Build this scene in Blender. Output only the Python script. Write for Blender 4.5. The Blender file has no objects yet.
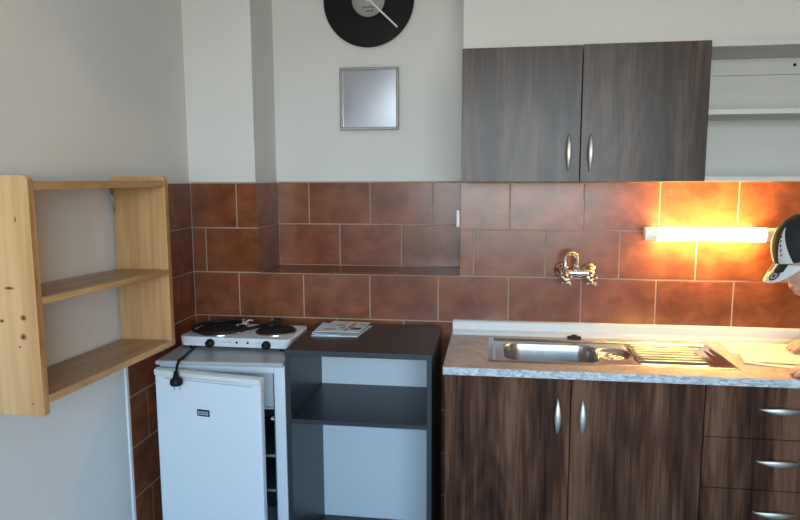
import bpy, bmesh, math, random
from mathutils import Vector, Matrix, noise
random.seed(7)
S = bpy.context.scene
COL = S.collection
PI = math.pi
FLOOR = 1.56          # everything is written with the tile line at eye level as z=0; lifted by this at the end

# ------------------------------------------------------------------ helpers
def box(bm, x0, x1, y0, y1, z0, z1, bev=0.0, mi=0, seg=2):
    vs = [bm.verts.new((x, y, z)) for x in (x0, x1) for y in (y0, y1) for z in (z0, z1)]
    F = [(0,1,3,2),(4,6,7,5),(0,4,5,1),(2,3,7,6),(0,2,6,4),(1,5,7,3)]
    fs = [bm.faces.new([vs[i] for i in f]) for f in F]
    for f in fs: f.material_index = mi
    if bev > 0:
        es = list({e for f in fs for e in f.edges})
        r = bmesh.ops.bevel(bm, geom=es, offset=bev, segments=seg, profile=.5, affect='EDGES')
        for f in r['faces']: f.material_index = mi
    return fs

def tube(bm, pts, r, n=10, mi=0, caps=True):
    pts = [Vector(p) for p in pts]
    rs = r if isinstance(r, (list, tuple)) else [r]*len(pts)
    rings = []; up = None
    for i, p in enumerate(pts):
        a = pts[max(i-1, 0)]; b = pts[min(i+1, len(pts)-1)]
        t = (b-a).normalized()
        if up is None:
            up = Vector((0,0,1)) if abs(t.z) < .9 else Vector((1,0,0))
        s = t.cross(up).normalized(); up = s.cross(t).normalized()
        rings.append([bm.verts.new(p + rs[i]*(math.cos(2*PI*k/n)*s + math.sin(2*PI*k/n)*up)) for k in range(n)])
    for i in range(len(rings)-1):
        for k in range(n):
            f = bm.faces.new((rings[i][k], rings[i][(k+1)%n], rings[i+1][(k+1)%n], rings[i+1][k]))
            f.material_index = mi; f.smooth = True
    if caps:
        for rg, o in ((rings[0], 1), (rings[-1], 0)):
            f = bm.faces.new(rg[::-1] if o else rg); f.material_index = mi

def lathe(bm, prof, c, axis=(0,0,1), n=32, mi=0):
    """prof: list of (radius, height) revolved about axis through c"""
    a = Vector(axis).normalized()
    s = a.orthogonal().normalized(); t = a.cross(s)
    c = Vector(c); rings = []
    for (r, h) in prof:
        if r < 1e-6: rings.append([bm.verts.new(c + a*h)])
        else: rings.append([bm.verts.new(c + a*h + r*(math.cos(2*PI*k/n)*s + math.sin(2*PI*k/n)*t)) for k in range(n)])
    for A, B in zip(rings, rings[1:]):
        for k in range(n):
            q = [A[k % len(A)], A[(k+1) % len(A)], B[(k+1) % len(B)], B[k % len(B)]]
            u = []
            for v in q:
                if v not in u: u.append(v)
            if len(u) > 2:
                f = bm.faces.new(u); f.material_index = mi; f.smooth = True

def prism(bm, poly, fn, d0, d1, mi=0):
    """poly of (u,v); fn(u,v,d)->xyz"""
    A = [bm.verts.new(fn(u, v, d0)) for u, v in poly]
    B = [bm.verts.new(fn(u, v, d1)) for u, v in poly]
    fs = [bm.faces.new(A[::-1]), bm.faces.new(B)]
    n = len(poly)
    for i in range(n): fs.append(bm.faces.new((A[i], A[(i+1)%n], B[(i+1)%n], B[i])))
    for f in fs: f.material_index = mi
    return fs

def obj(name, bm, mats, parent=None, M=None, smooth=None):
    bmesh.ops.recalc_face_normals(bm, faces=bm.faces)
    if M is not None: bmesh.ops.transform(bm, matrix=M, verts=bm.verts)
    me = bpy.data.meshes.new(name)
    off = Vector((0,0,0)); p = parent
    while p is not None: off += p.location; p = p.parent
    if parent is not None:
        bmesh.ops.translate(bm, verts=bm.verts, vec=-off)
        loc = Vector((0,0,0))
    else:
        xs = [v.co.x for v in bm.verts]; ys = [v.co.y for v in bm.verts]; zs = [v.co.z for v in bm.verts]
        loc = Vector(((min(xs)+max(xs))/2, (min(ys)+max(ys))/2, min(zs)))
        bmesh.ops.translate(bm, verts=bm.verts, vec=-loc)
    bm.to_mesh(me); bm.free()
    if smooth is not None:
        for f in me.polygons: f.use_smooth = smooth
    for m in (mats if isinstance(mats, (list, tuple)) else [mats]): me.materials.append(m)
    o = bpy.data.objects.new(name, me); COL.objects.link(o)
    o.location = loc; o.parent = parent
    return o

def thing(name, label, cat, loc, group=None):
    o = bpy.data.objects.new(name, None); COL.objects.link(o)
    o.empty_display_size = .05
    o.location = loc; o['label'] = label; o['category'] = cat
    if group: o['group'] = group
    return o

def tag(o, label, cat, group=None):
    o['label'] = label; o['category'] = cat
    if group: o['group'] = group
    return o

def struct(name, bm, m, parent=None):
    o = obj(name, bm, m, parent)
    if parent is None: o['kind'] = 'structure'
    return o

# ------------------------------------------------------------------ materials
def hexc(r, g, b):   # sRGB 0-255 to linear
    f = lambda c: c/12.92 if c <= .04045 else ((c+.055)/1.055)**2.4
    return (f(r/255), f(g/255), f(b/255), 1)

def mat(name, col, rough=.5, metal=0.0, spec=.5, emit=None, es=0.0, coat=0.0, bump=0.0, bscale=60, coat_rough=.1):
    m = bpy.data.materials.new(name); m.use_nodes = True
    nt = m.node_tree; b = nt.nodes['Principled BSDF']
    b.inputs['Base Color'].default_value = col
    b.inputs['Roughness'].default_value = rough
    b.inputs['Metallic'].default_value = metal
    b.inputs['Specular IOR Level'].default_value = spec
    b.inputs['Coat Weight'].default_value = coat
    b.inputs['Coat Roughness'].default_value = coat_rough
    if emit:
        b.inputs['Emission Color'].default_value = emit; b.inputs['Emission Strength'].default_value = es
    tc = nt.nodes.new('ShaderNodeTexCoord')
    nz = nt.nodes.new('ShaderNodeTexNoise'); nz.inputs['Scale'].default_value = bscale; nz.inputs['Detail'].default_value = 4
    nt.links.new(tc.outputs['Object'], nz.inputs['Vector'])
    if bump > 0:
        bp = nt.nodes.new('ShaderNodeBump'); bp.inputs['Strength'].default_value = bump; bp.inputs['Distance'].default_value = .002
        nt.links.new(nz.outputs['Fac'], bp.inputs['Height']); nt.links.new(bp.outputs['Normal'], b.inputs['Normal'])
    else:   # faint unevenness of the gloss
        mr = nt.nodes.new('ShaderNodeMapRange'); mr.inputs['To Min'].default_value = max(0, rough-.03); mr.inputs['To Max'].default_value = min(1, rough+.03)
        nt.links.new(nz.outputs['Fac'], mr.inputs['Value']); nt.links.new(mr.outputs['Result'], b.inputs['Roughness'])
    return m

def noisy(name, stops, scale=(1,1,1), nscale=5, detail=5, dist=0.0, rough=.5, spec=.5, bump=0.0, metal=0.0, extra=None, rscale=None, coat=0.0, island=0.0):
    """noise -> colour ramp"""
    m = bpy.data.materials.new(name); m.use_nodes = True
    nt = m.node_tree; N = nt.nodes; L = nt.links; b = N['Principled BSDF']
    b.inputs['Roughness'].default_value = rough; b.inputs['Specular IOR Level'].default_value = spec
    b.inputs['Metallic'].default_value = metal; b.inputs['Coat Weight'].default_value = coat
    tc = N.new('ShaderNodeTexCoord'); mp = N.new('ShaderNodeMapping'); mp.inputs['Scale'].default_value = scale
    L.new(tc.outputs['Object'], mp.inputs['Vector'])
    nz = N.new('ShaderNodeTexNoise'); nz.inputs['Scale'].default_value = nscale; nz.inputs['Detail'].default_value = detail
    nz.inputs['Distortion'].default_value = dist
    L.new(mp.outputs['Vector'], nz.inputs['Vector'])
    fac = nz.outputs['Fac']
    if island > 0:
        g = N.new('ShaderNodeNewGeometry'); mr = N.new('ShaderNodeMapRange')
        mr.inputs['To Min'].default_value = -island; mr.inputs['To Max'].default_value = island
        L.new(g.outputs['Random Per Island'], mr.inputs['Value'])
        ad = N.new('ShaderNodeMath'); ad.operation = 'ADD'
        L.new(fac, ad.inputs[0]); L.new(mr.outputs['Result'], ad.inputs[1]); fac = ad.outputs[0]
    cr = N.new('ShaderNodeValToRGB')
    e = cr.color_ramp.elements
    e[0].position, e[0].color = stops[0]; e[1].position, e[1].color = stops[-1]
    for p, c in stops[1:-1]:
        q = e.new(p); q.color = c
    L.new(fac, cr.inputs['Fac'])
    out = cr.outputs['Color']
    if extra:    # second finer layer (scale vec, nscale, colour, amount)
        mp2 = N.new('ShaderNodeMapping'); mp2.inputs['Scale'].default_value = extra[0]
        L.new(tc.outputs['Object'], mp2.inputs['Vector'])
        n2 = N.new('ShaderNodeTexNoise'); n2.inputs['Scale'].default_value = extra[1]; n2.inputs['Detail'].default_value = 6
        L.new(mp2.outputs['Vector'], n2.inputs['Vector'])
        mr2 = N.new('ShaderNodeMapRange'); mr2.inputs['From Min'].default_value = .45; mr2.inputs['From Max'].default_value = .7
        mr2.inputs['To Max'].default_value = extra[3]
        L.new(n2.outputs['Fac'], mr2.inputs['Value'])
        mx = N.new('ShaderNodeMix'); mx.data_type = 'RGBA'
        L.new(mr2.outputs['Result'], mx.inputs['Factor']); L.new(out, mx.inputs[6]); mx.inputs[7].default_value = extra[2]
        out = mx.outputs[2]
    L.new(out, b.inputs['Base Color'])
    if bump:
        bp = N.new('ShaderNodeBump'); bp.inputs['Strength'].default_value = bump; bp.inputs['Distance'].default_value = .003
        L.new(nz.outputs['Fac'], bp.inputs['Height']); L.new(bp.outputs['Normal'], b.inputs['Normal'])
    return m

def wood(name, dark, mid, light, axis='z', rough=.4, freq=14, spec=.5, bandmix=.6, coat=0.0, rings=1.0):
    """streaky board grain running along axis"""
    m = bpy.data.materials.new(name); m.use_nodes = True
    nt = m.node_tree; N = nt.nodes; L = nt.links; b = N['Principled BSDF']
    b.inputs['Roughness'].default_value = rough; b.inputs['Specular IOR Level'].default_value = spec; b.inputs['Coat Weight'].default_value = coat
    tc = N.new('ShaderNodeTexCoord')
    k = {'x':0,'y':1,'z':2}[axis]
    def stretched(al, ac, sc, det, dist):
        v = [ac]*3; v[k] = al
        mp = N.new('ShaderNodeMapping'); mp.inputs['Scale'].default_value = v
        L.new(tc.outputs['Object'], mp.inputs['Vector'])
        nz = N.new('ShaderNodeTexNoise'); nz.inputs['Scale'].default_value = sc; nz.inputs['Detail'].default_value = det; nz.inputs['Distortion'].default_value = dist
        L.new(mp.outputs['Vector'], nz.inputs['Vector']); return nz.outputs['Fac']
    a = stretched(.09, 1, freq, 4, .25)            # broad streaks
    f = stretched(.04, 1, freq*9, 3, 0)           # fine fibre
    c = stretched(.22, 1, freq*.30, 1, .3)        # cathedral field
    sn = N.new('ShaderNodeMath'); sn.operation = 'MULTIPLY'; L.new(c, sn.inputs[0]); sn.inputs[1].default_value = 70*rings
    s2 = N.new('ShaderNodeMath'); s2.operation = 'SINE'; L.new(sn.outputs[0], s2.inputs[0])
    def mrange(src, a0, a1, b0, b1):
        r = N.new('ShaderNodeMapRange'); L.new(src, r.inputs['Value'])
        for i, v in zip(('From Min','From Max','To Min','To Max'), (a0,a1,b0,b1)): r.inputs[i].default_value = v
        return r.outputs['Result']
    def add(p, q):
        z = N.new('ShaderNodeMath'); z.operation = 'ADD'; L.new(p, z.inputs[0]); L.new(q, z.inputs[1]); return z.outputs[0]
    t = add(add(mrange(a, .3, .7, 0, bandmix), mrange(f, .3, .7, 0, .30)), mrange(s2.outputs[0], -1, 1, 0, .12))
    cr = N.new('ShaderNodeValToRGB'); e = cr.color_ramp.elements
    e[0].position = .15; e[0].color = dark; e[1].position = .85; e[1].color = light
    q = e.new(.5); q.color = mid
    L.new(t, cr.inputs['Fac']); L.new(cr.outputs['Color'], b.inputs['Base Color'])
    bp = N.new('ShaderNodeBump'); bp.inputs['Strength'].default_value = .08; bp.inputs['Distance'].default_value = .001
    L.new(f, bp.inputs['Height']); L.new(bp.outputs['Normal'], b.inputs['Normal'])
    return m

PAINT = noisy('wall_paint', [(.3,(.69,.68,.65,1)),(.7,(.74,.73,.70,1))], nscale=1.5, rough=.85, spec=.2, bump=.15, extra=((1,1,1),40,(.70,.69,.65,1),.4))
DIM = mat('dimming_brown_paint', (.26,.23,.19,1), .85, bump=.15)  # unseen right wall, coloured dark to cut bounce onto the left side
CEILM = mat('ceiling_paint', (.74,.74,.72,1), .9, bump=.1)
TILE = noisy('terracotta_tile', [(.2,(.125,.034,.014,1)),(.5,(.225,.066,.026,1)),(.8,(.300,.096,.040,1))], nscale=9, detail=3, dist=.5,
             rough=.26, spec=.5, bump=.02, island=.06, extra=((1,1,2.2),14,(.100,.031,.011,1),.35))
GROUT = mat('beige_grout', (.42,.31,.22,1), .9)
PLASTER = mat('white_tile_edge', (.78,.79,.78,1), .7)
DARKWOOD = wood('walnut_laminate', (.018,.0065,.0035,1), (.078,.029,.0145,1), (.175,.080,.044,1), 'z', rough=.5, freq=15, spec=.15)
DARKWOODH = wood('walnut_laminate_upper', (.015,.0075,.005,1), (.044,.024,.016,1), (.095,.056,.040,1), 'z', rough=.34, freq=15, spec=.38)
WHITELAM = mat('white_laminate', (.57,.56,.52,1), .5)
WHITEBACK = mat('white_hardboard', (.68,.71,.73,1), .45)
NICKEL = mat('satin_nickel', (.66,.61,.53,1), .5, 1.0)
CHROME = mat('chrome', (.75,.74,.72,1), .1, 1.0)
STEEL = mat('stainless_steel', (.52,.51,.50,1), .25, 1.0)
STEELP = mat('polished_steel', (.44,.43,.42,1), .11, 1.0)
COUNTER = noisy('stone_laminate', [(.3,(.34,.28,.245,1)),(.55,(.45,.395,.36,1)),(.75,(.55,.50,.47,1))], nscale=14, detail=8, dist=1.5, rough=.42,
                extra=((1,1,1),60,(.42,.35,.31,1),.4))
CEDGE = noisy('stone_laminate_edge', [(.35,(.30,.31,.33,1)),(.5,(.50,.52,.54,1)),(.62,(.68,.69,.70,1))], scale=(1,1,2.5), nscale=26, detail=8, dist=2, rough=.35)
SPLASH = mat('pale_laminate_strip', (.56,.57,.57,1), .35)
FRIDGE = mat('white_enamel', (.70,.73,.76,1), .32)
FRIDGETOP = mat('grey_white_lid', (.42,.41,.42,1), .35)
CREAM = mat('cream_plastic', (.70,.71,.69,1), .4)
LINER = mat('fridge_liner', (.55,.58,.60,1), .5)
SHADELINER = mat('shaded_interior', (.055,.065,.08,1), .5)  # shade inside the fridge put into the liner and shelf colour
CHAR = mat('charcoal_laminate', (.021,.026,.034,1), .38, spec=.6)
CHARTOP = mat('dark_brown_laminate', (.026,.017,.015,1), .36, spec=.6)
BLACK = mat('black_plastic', (.008,.008,.009,1), .5, spec=.25)
IRON = mat('cast_iron', (.007,.007,.008,1), .55, spec=.3)
VINYL = mat('black_vinyl', (.004,.0045,.005,1), .3, spec=.25)
LABELM = mat('record_label', (.36,.37,.34,1), .6)
INK = mat('dark_ink', (.05,.05,.05,1), .7)
GREYINK = mat('grey_print', (.42,.42,.42,1), .8)
REDINK = mat('red_print', (.55,.08,.05,1), .6)
BLUEINK = mat('blue_print', (.06,.08,.22,1), .6)
GREENINK = mat('olive_print', (.20,.22,.13,1), .6)
PEACH = mat('orange_print', (.75,.35,.2,1), .6)
PAPER = mat('white_paper', (.70,.70,.70,1), .7)
PAPERB = mat('bluish_paper', (.62,.70,.82,1), .5)
MIRROR = mat('brushed_mirror', (.34,.35,.39,1), .33, 1.0)
FRAMEM = mat('silver_frame', (.42,.40,.38,1), .15, 1.0)
HANDM = mat('white_hand', (.72,.72,.70,1), .4)
PVC = mat('white_pvc', (.78,.78,.75,1), .4)
GLOW = mat('glowing_diffuser', (.9,.85,.7,1), .5, emit=(1,.61,.20,1), es=44)
GLASS = mat('window_glass', (.9,.95,.97,1), .02)
GLASS.node_tree.nodes['Principled BSDF'].inputs['Transmission Weight'].default_value = 1.0
GLASS.node_tree.nodes['Principled BSDF'].inputs['IOR'].default_value = 1.01
FLOORM = wood('grey_plank_floor', (.26,.29,.32,1), (.36,.39,.43,1), (.44,.47,.51,1), 'x', rough=.45, freq=9)  # unseen floor, grey-blue chosen to bounce cool light upward
PINE = wood('pine_board', (.39,.195,.075,1), (.52,.29,.12,1), (.62,.385,.18,1), 'z', rough=.38, freq=10, rings=.5)
PINEY = wood('pine_shelf', (.28,.135,.055,1), (.41,.225,.10,1), (.52,.32,.155,1), 'y', rough=.36, freq=14, rings=.5)
PINEEDGE = wood('pine_edge', (.33,.16,.06,1), (.50,.28,.11,1), (.62,.38,.17,1), 'y', rough=.45, freq=22)
PINERIM = wood('pine_rim', (.30,.13,.045,1), (.44,.22,.085,1), (.56,.32,.14,1), 'z', rough=.45, freq=30)
KNOT = mat('pine_knot', (.10,.035,.014,1), .5)
KNOTH = mat('pine_knot_halo', (.38,.18,.065,1), .5)
SKIN = noisy('skin', [(.3,(.50,.26,.17,1)),(.7,(.60,.33,.23,1))], nscale=12, rough=.5)
SHIRT = mat('dark_shirt', (.03,.035,.05,1), .9, bump=.3, bscale=200)
JEANS = mat('blue_jeans', (.05,.08,.16,1), .9, bump=.3, bscale=250)
HAIR = mat('brown_hair', (.05,.03,.02,1), .6)
CAPB = mat('black_cap_cloth', (.010,.010,.011,1), .85, bump=.3, bscale=220)
CAPW = mat('white_cap_cloth', (.62,.61,.57,1), .8, bump=.3, bscale=220)
CAPG = mat('grey_emblem', (.30,.29,.26,1), .7)

# ------------------------------------------------------------------ the room
T = .008                        # tile thickness: tile faces sit at x=0 / y=0, paint behind them
NX0, NX1, ND, NZ = .310, 1.205, .287, -.40        # recess: left, right, depth, ledge height
RX, RY, CZ = 3.55, -4.35, 1.12                    # right wall, rear wall, ceiling

bm = bmesh.new(); box(bm, -.12, RX+.12, RY-.12, .5, -FLOOR-.1, -FLOOR); struct('floor', bm, FLOORM)
bm = bmesh.new(); box(bm, -.12, RX+.12, RY-.12, .5, CZ, CZ+.1); struct('ceiling', bm, CEILM)
bm = bmesh.new(); box(bm, -.12, -T, RY, .5, -FLOOR, CZ); WL = struct('wall_left', bm, PAINT)
bm = bmesh.new(); box(bm, RX, RX+.12, RY, .5, -FLOOR, CZ); struct('wall_right', bm, DIM)
bm = bmesh.new()                                  # back wall with its recess
box(bm, -T, NX0-T, T, .5, -FLOOR, CZ)
box(bm, NX1+T, RX, T, .5, -FLOOR, CZ)
box(bm, NX0-T, NX1+T, T, .5, -FLOOR, NZ-T)
box(bm, NX0-T, NX1+T, ND+T, .5, NZ-T, CZ)
# front face strips that bring paint flush beside the corner edges above the tiling
WB = struct('wall_back', bm, PAINT)

# rear wall with the daylight window
WX0, WX1, WZ0, WZ1 = .55, 2.75, -.62, .86
bm = bmesh.new()
box(bm, 0-T, WX0, RY-.12, RY, -FLOOR, CZ); box(bm, WX1, RX, RY-.12, RY, -FLOOR, CZ)
box(bm, WX0, WX1, RY-.12, RY, -FLOOR, WZ0); box(bm, WX0, WX1, RY-.12, RY, WZ1, CZ)
struct('wall_rear', bm, PAINT)
bm = bmesh.new()
for x0, x1 in ((WX0, WX0+.06), (WX1-.06, WX1), (1.62, 1.68)): box(bm, x0, x1, RY-.09, RY-.03, WZ0, WZ1, .004)
for z0, z1 in ((WZ0, WZ0+.06), (WZ1-.06, WZ1)): box(bm, WX0+.061, 1.619, RY-.09, RY-.03, z0, z1, .004); box(bm, 1.681, WX1-.061, RY-.09, RY-.03, z0, z1, .004)
W1 = struct('window_1', bm, PVC)
bm = bmesh.new(); box(bm, WX0-.04, WX1+.04, RY+.001, RY+.15, WZ0-.03, WZ0-.002, .006); obj('window_sill', bm, PVC, W1)

# ---- tiling
def tile_rect(bt, bg, fn, u0, u1, v0, v1, splits, g=.0022):
    """one course between v0 (bottom) and v1 (top), cut at the given splits"""
    xs = [u0] + sorted(s for s in splits if u0+.012 < s < u1-.012) + [u1]
    for a, b in zip(xs, xs[1:]):
        ga, gb = (g if a != u0 else .0008), (g if b != u1 else .0008)
        j = lambda: random.uniform(-.0006, .0006)
        base = [(a+ga, v0+g), (b-gb, v0+g), (b-gb, v1-g), (a+ga, v1-g)]
        i = .0016
        top = [(a+ga+i, v0+g+i), (b-gb-i, v0+g+i), (b-gb-i, v1-g-i), (a+ga+i, v1-g-i)]
        A = [bt.verts.new(fn(u, v, .001)) for u, v in base]
        Bm = [bt.verts.new(fn(u+ (i*.4 if k in (0,3) else -i*.4), v+(i*.4 if k < 2 else -i*.4), T-.001)) for k, (u, v) in enumerate(base)]
        dj = j()
        Cc = [bt.verts.new(fn(u, v, T+dj*.5)) for u, v in top]
        for k in range(4):
            bt.faces.new((A[k], A[(k+1)%4], Bm[(k+1)%4], Bm[k])); bt.faces.new((Bm[k], Bm[(k+1)%4], Cc[(k+1)%4], Cc[k]))
        bt.faces.new(Cc)
    q = [bg.verts.new(fn(u, v, T-.0026)) for u, v in ((u0, v0), (u1, v0), (u1, v1), (u0, v1))]
    bg.faces.new(q)

back = lambda u, v, d: (u, T-d, v)
nback = lambda u, v, d: (u, ND+T-d, v)
left = lambda u, v, d: (-T+d, u, v)
nleft = lambda u, v, d: (NX0-T+d, u, v)
nright = lambda u, v, d: (NX1+T-d, u, v)
ledge = lambda u, v, d: (u, v, NZ-T+d)
K0 = .2133
cols = lambda off, s=0: [off+.3*k+s for k in range(-12, 14)]
bt, bg = bmesh.new(), bmesh.new()
for i in range(8):
    v1 = -.2*i; v0 = v1-.2
    s = cols(K0, .15 if i % 2 else 0)
    v0 = max(v0, -FLOOR)
    if i < 2:
        tile_rect(bt, bg, back, 0, NX0, v0, v1, s)
        tile_rect(bt, bg, back, NX1, 3.45, v0, v1, s)
        tile_rect(bt, bg, nback, NX0, NX1, v0, v1, cols(.4634, .15 if i else 0))
        tile_rect(bt, bg, nleft, 0, ND, v0, v1, [] if i == 0 else [.16])
        tile_rect(bt, bg, nright, 0, ND, v0, v1, [])
    else:
        tile_rect(bt, bg, back, 0, 3.45, v0, v1, s)
tile_rect(bt, bg, ledge, NX0, NX1, 0, ND, cols(.62))
obj('tiling', bt, TILE, WB); obj('grout', bg, GROUT, WB)
bt, bg = bmesh.new(), bmesh.new()
for i in range(8):
    tile_rect(bt, bg, left, -.568, 0, max(-.2*i-.2, -FLOOR), -.2*i, [-.145, -.445] if i % 2 == 0 else [-.295])
obj('tiling', bt, TILE, WL); obj('grout', bg, GROUT, WL)
bm = bmesh.new(); box(bm, -T+.0001, -.001, -.582, -.5685, -FLOOR, 0); obj('plaster_edge', bm, PLASTER, WL)
bm = bmesh.new()
box(bm, 0, NX0, .0015, T-.0001, .0002, .004); box(bm, NX1, RX-.2, .0015, T-.0001, .0002, .004); box(bm, NX0, NX1, ND+.0015, ND+T-.0001, .0002, .004)
obj('grout_line', bm, GROUT, WB)

# ------------------------------------------------------------------ pine wall shelf
t = thing('wall_shelf', 'knotty pine two-tier open shelf unit fixed to the left wall', 'shelf', (.1, -.93, -.6))
def panel_poly(w, z0, z1, r, x0=.0):
    P = [(x0, z0)]
    for cx, cz, a0, r in ((w-.005, z0+.005, -90, .005), (w-r, z1-r, 0, r)):
        for k in range(7):
            a = math.radians(a0+15*k); P.append((cx+r*math.cos(a), cz+r*math.sin(a)))
    P.append((x0, z1)); return P
def side_panel(y0, y1, z0, z1, w, knots=()):
    bm = bmesh.new()
    fs = prism(bm, panel_poly(w, z0, z1, .016), lambda u, v, d: (u-.0, d, v), y0, y1)
    es = [e for e in bm.edges if abs(e.verts[0].co.y - e.verts[1].co.y) < 1e-6 and not (e.verts[0].co.x < .001 and e.verts[1].co.x < .001)]
    bmesh.ops.bevel(bm, geom=es, offset=.003, segments=2, profile=.5, affect='EDGES')
    for (x, z, a, b) in knots:
        for sc, mi, dd in ((1.7, 2, .0004), (1, 1, .0008)):
            pts = [(x+a*sc*math.cos(q*PI/8)*(1+.12*math.sin(q*2.3)), z+b*sc*math.sin(q*PI/8)) for q in range(16)]
            prism(bm, pts, lambda u, v, d: (u, d, v), y0+.002, y0-dd, mi=mi)
    o = obj('side_panel', bm, [PINE, KNOT, KNOTH, PINERIM], t)
    for p in o.data.polygons:
        if p.normal.x > .8: p.material_index = 3
side_panel(-1.281, -1.260, -.594, .028, .199, knots=[(.158,-.082,.0014,.005), (.126,-.257,.009,.0026), (.160,-.333,.0055,.005), (.156,-.383,.0055,.0055), (.098,-.343,.004,.003), (.144,-.410,.0022,.002), (.168,-.561,.002,.002)])
side_panel(-.600, -.576, -.586, .028, .197)
def board(name, z_near, z_far, th, x1, dip=0):
    bm = bmesh.new(); y0, y1 = -1.2595, -.6005
    box(bm, .001, x1, y0, y1, -th, 0, .003)
    for v in bm.verts:
        k = (v.co.y-y0)/(y1-y0); v.co.z += z_near + (z_far-z_near)*k
    o = obj(name, bm, [PINEY, PINEEDGE], t)
    for p in o.data.polygons:
        if p.normal.x > .8: p.material_index = 1
board('shelf_board', .012, .012, .022, .196)
board('shelf_board', -.283, -.304, .019, .200)
board('shelf_board', -.543, -.562, .022, .200)
bm = bmesh.new()                                     # small metal hanging bracket behind the top board
tube(bm, [(.004,-.606,-.014),(.006,-.606,-.098)], .0025, 6); tube(bm, [(.004,-.620,-.014),(.006,-.608,-.098)], .002, 6)
obj('bracket', bm, NICKEL, t)

# ------------------------------------------------------------------ record clock and mirror in the recess
cx, cz, R = .766, .829, .211
t = thing('wall_clock', 'round wall clock made from a black vinyl record with white hands', 'clock', (cx, ND, cz))
Y = ND - .004
bm = bmesh.new()
prof = [(0,.0)]
prof += [(R-.004, .0), (R, .002), (R, .005), (R-.004, .007)]
r = R-.006
while r > .086:
    prof += [(r, .0066 if int(r*1000) % 17 else .006), (r-.0012, .0058)]; r -= .0024
prof += [(.08, .0065), (0, .0065)]
lathe(bm, prof, (cx, Y, cz), (0,-1,0), 96); obj('record', bm, VINYL, t)
bm = bmesh.new(); lathe(bm, [(0,.0066),(.0765,.0066),(.0765,.0078),(0,.0078)], (cx, Y, cz), (0,-1,0), 64)
fp = lambda u, v, d: (cx+u, Y-d, cz+v)
def strokes(bm, x0, x1, z, h, d, mi, n):
    x = x0; w = (x1-x0)/n
    for i in range(n):
        hh = h*random.uniform(.6, 1)
        prism(bm, [(x+w*.1, z), (x+w*.75, z), (x+w*.75, z+hh), (x+w*.1, z+hh)], fp, d-.0004, d, mi); x += w
strokes(bm, -.03, .034, -.038, .010, .0083, 1, 8); strokes(bm, -.012, .024, -.055, .010, .0083, 1, 4)
strokes(bm, -.062, -.008, .0, .003, .0083, 1, 6); strokes(bm, -.05, .05, .03, .006, .0083, 1, 12)
obj('centre_label', bm, [LABELM, INK], t)
bm = bmesh.new()
def hand(a, l0, l1, w, d):
    c, s = math.cos(a), math.sin(a)
    prism(bm, [(l0*c-w*-s, l0*s-w*c), (l1*c-w*.8*-s, l1*s-w*.8*c), (l1*c+w*.8*-s, l1*s+w*.8*c), (l0*c+w*-s, l0*s+w*c)], fp, d, d+.0015)
a1 = math.atan2(-.126, .133)
hand(a1, -.02, .186, .0045, .013); obj('minute_hand', bm, HANDM, t)
bm = bmesh.new(); hand(math.radians(4), -.012, .050, .008, .0105); obj('hour_hand', bm, HANDM, t)
bm = bmesh.new(); lathe(bm, [(0,.0079),(.006,.0079),(.006,.017),(0,.017)], (cx, Y, cz), (0,-1,0), 16); obj('spindle', bm, HANDM, t)

t = thing('mirror', 'small square silver-framed mirror on the recess wall below the record clock', 'mirror', (.764, ND, .246))
mx0, mx1, mz0, mz1 = .627, .906, .242, .528
bm = bmesh.new(); fw = .013
for a in ((mx0, mx1, mz0, mz0+fw), (mx0, mx1, mz1-fw, mz1), (mx0, mx0+fw, mz0+fw, mz1-fw), (mx1-fw, mx1, mz0+fw, mz1-fw)):
    box(bm, a[0], a[1], ND-.018, ND+T-.001, a[2], a[3], .003)
obj('frame', bm, FRAMEM, t)
bm = bmesh.new(); n = 12          # very slightly domed sheet
g = [[bm.verts.new((mx0+fw+(mx1-mx0-2*fw)*i/n, ND-.008-.003*(1-(2*i/n-1)**2)*(1-(2*j/n-1)**2), mz0+fw+(mz1-mz0-2*fw)*j/n)) for j in range(n+1)] for i in range(n+1)]
for i in range(n):
    for j in range(n): bm.faces.new((g[i][j], g[i+1][j], g[i+1][j+1], g[i][j+1]))
obj('mirror_glass', bm, MIRROR, t, smooth=True)

bm = bmesh.new(); box(bm, NX1-.0155, NX1-.0005, .012, .085, -.190, -.118, .003)
o = obj('wall_socket', bm, PVC); tag(o, 'white wall socket seen edge-on on the right side of the tiled recess', 'socket')

# ------------------------------------------------------------------ bow handles
def bow(bm, a, b, outv, w=.0095, h=.022, n=17):
    """leaf-shaped bow handle from a to b, standing out along outv"""
    a, b, o = Vector(a), Vector(b), Vector(outv).normalized()
    d = (b-a).normalized(); s = d.cross(o)
    rings = []
    for i in range(n):
        k = i/(n-1); p = a + (b-a)*k
        ht = h*math.sin(PI*k)**.55 if 0 < k < 1 else 0
        ww = .0025 + w*math.sin(PI*k)**1.1; tt = .0022 + .0028*math.sin(PI*k)
        c = p + o*ht
        rings.append([bm.verts.new(c + s*ww*math.cos(q*PI/5) + o*tt*math.sin(q*PI/5)) for q in range(10)])
    for A, B in zip(rings, rings[1:]):
        for q in range(10):
            f = bm.faces.new((A[q], A[(q+1)%10], B[(q+1)%10], B[q])); f.smooth = True
    bm.faces.new(rings[0]); bm.faces.new(rings[-1][::-1])

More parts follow.
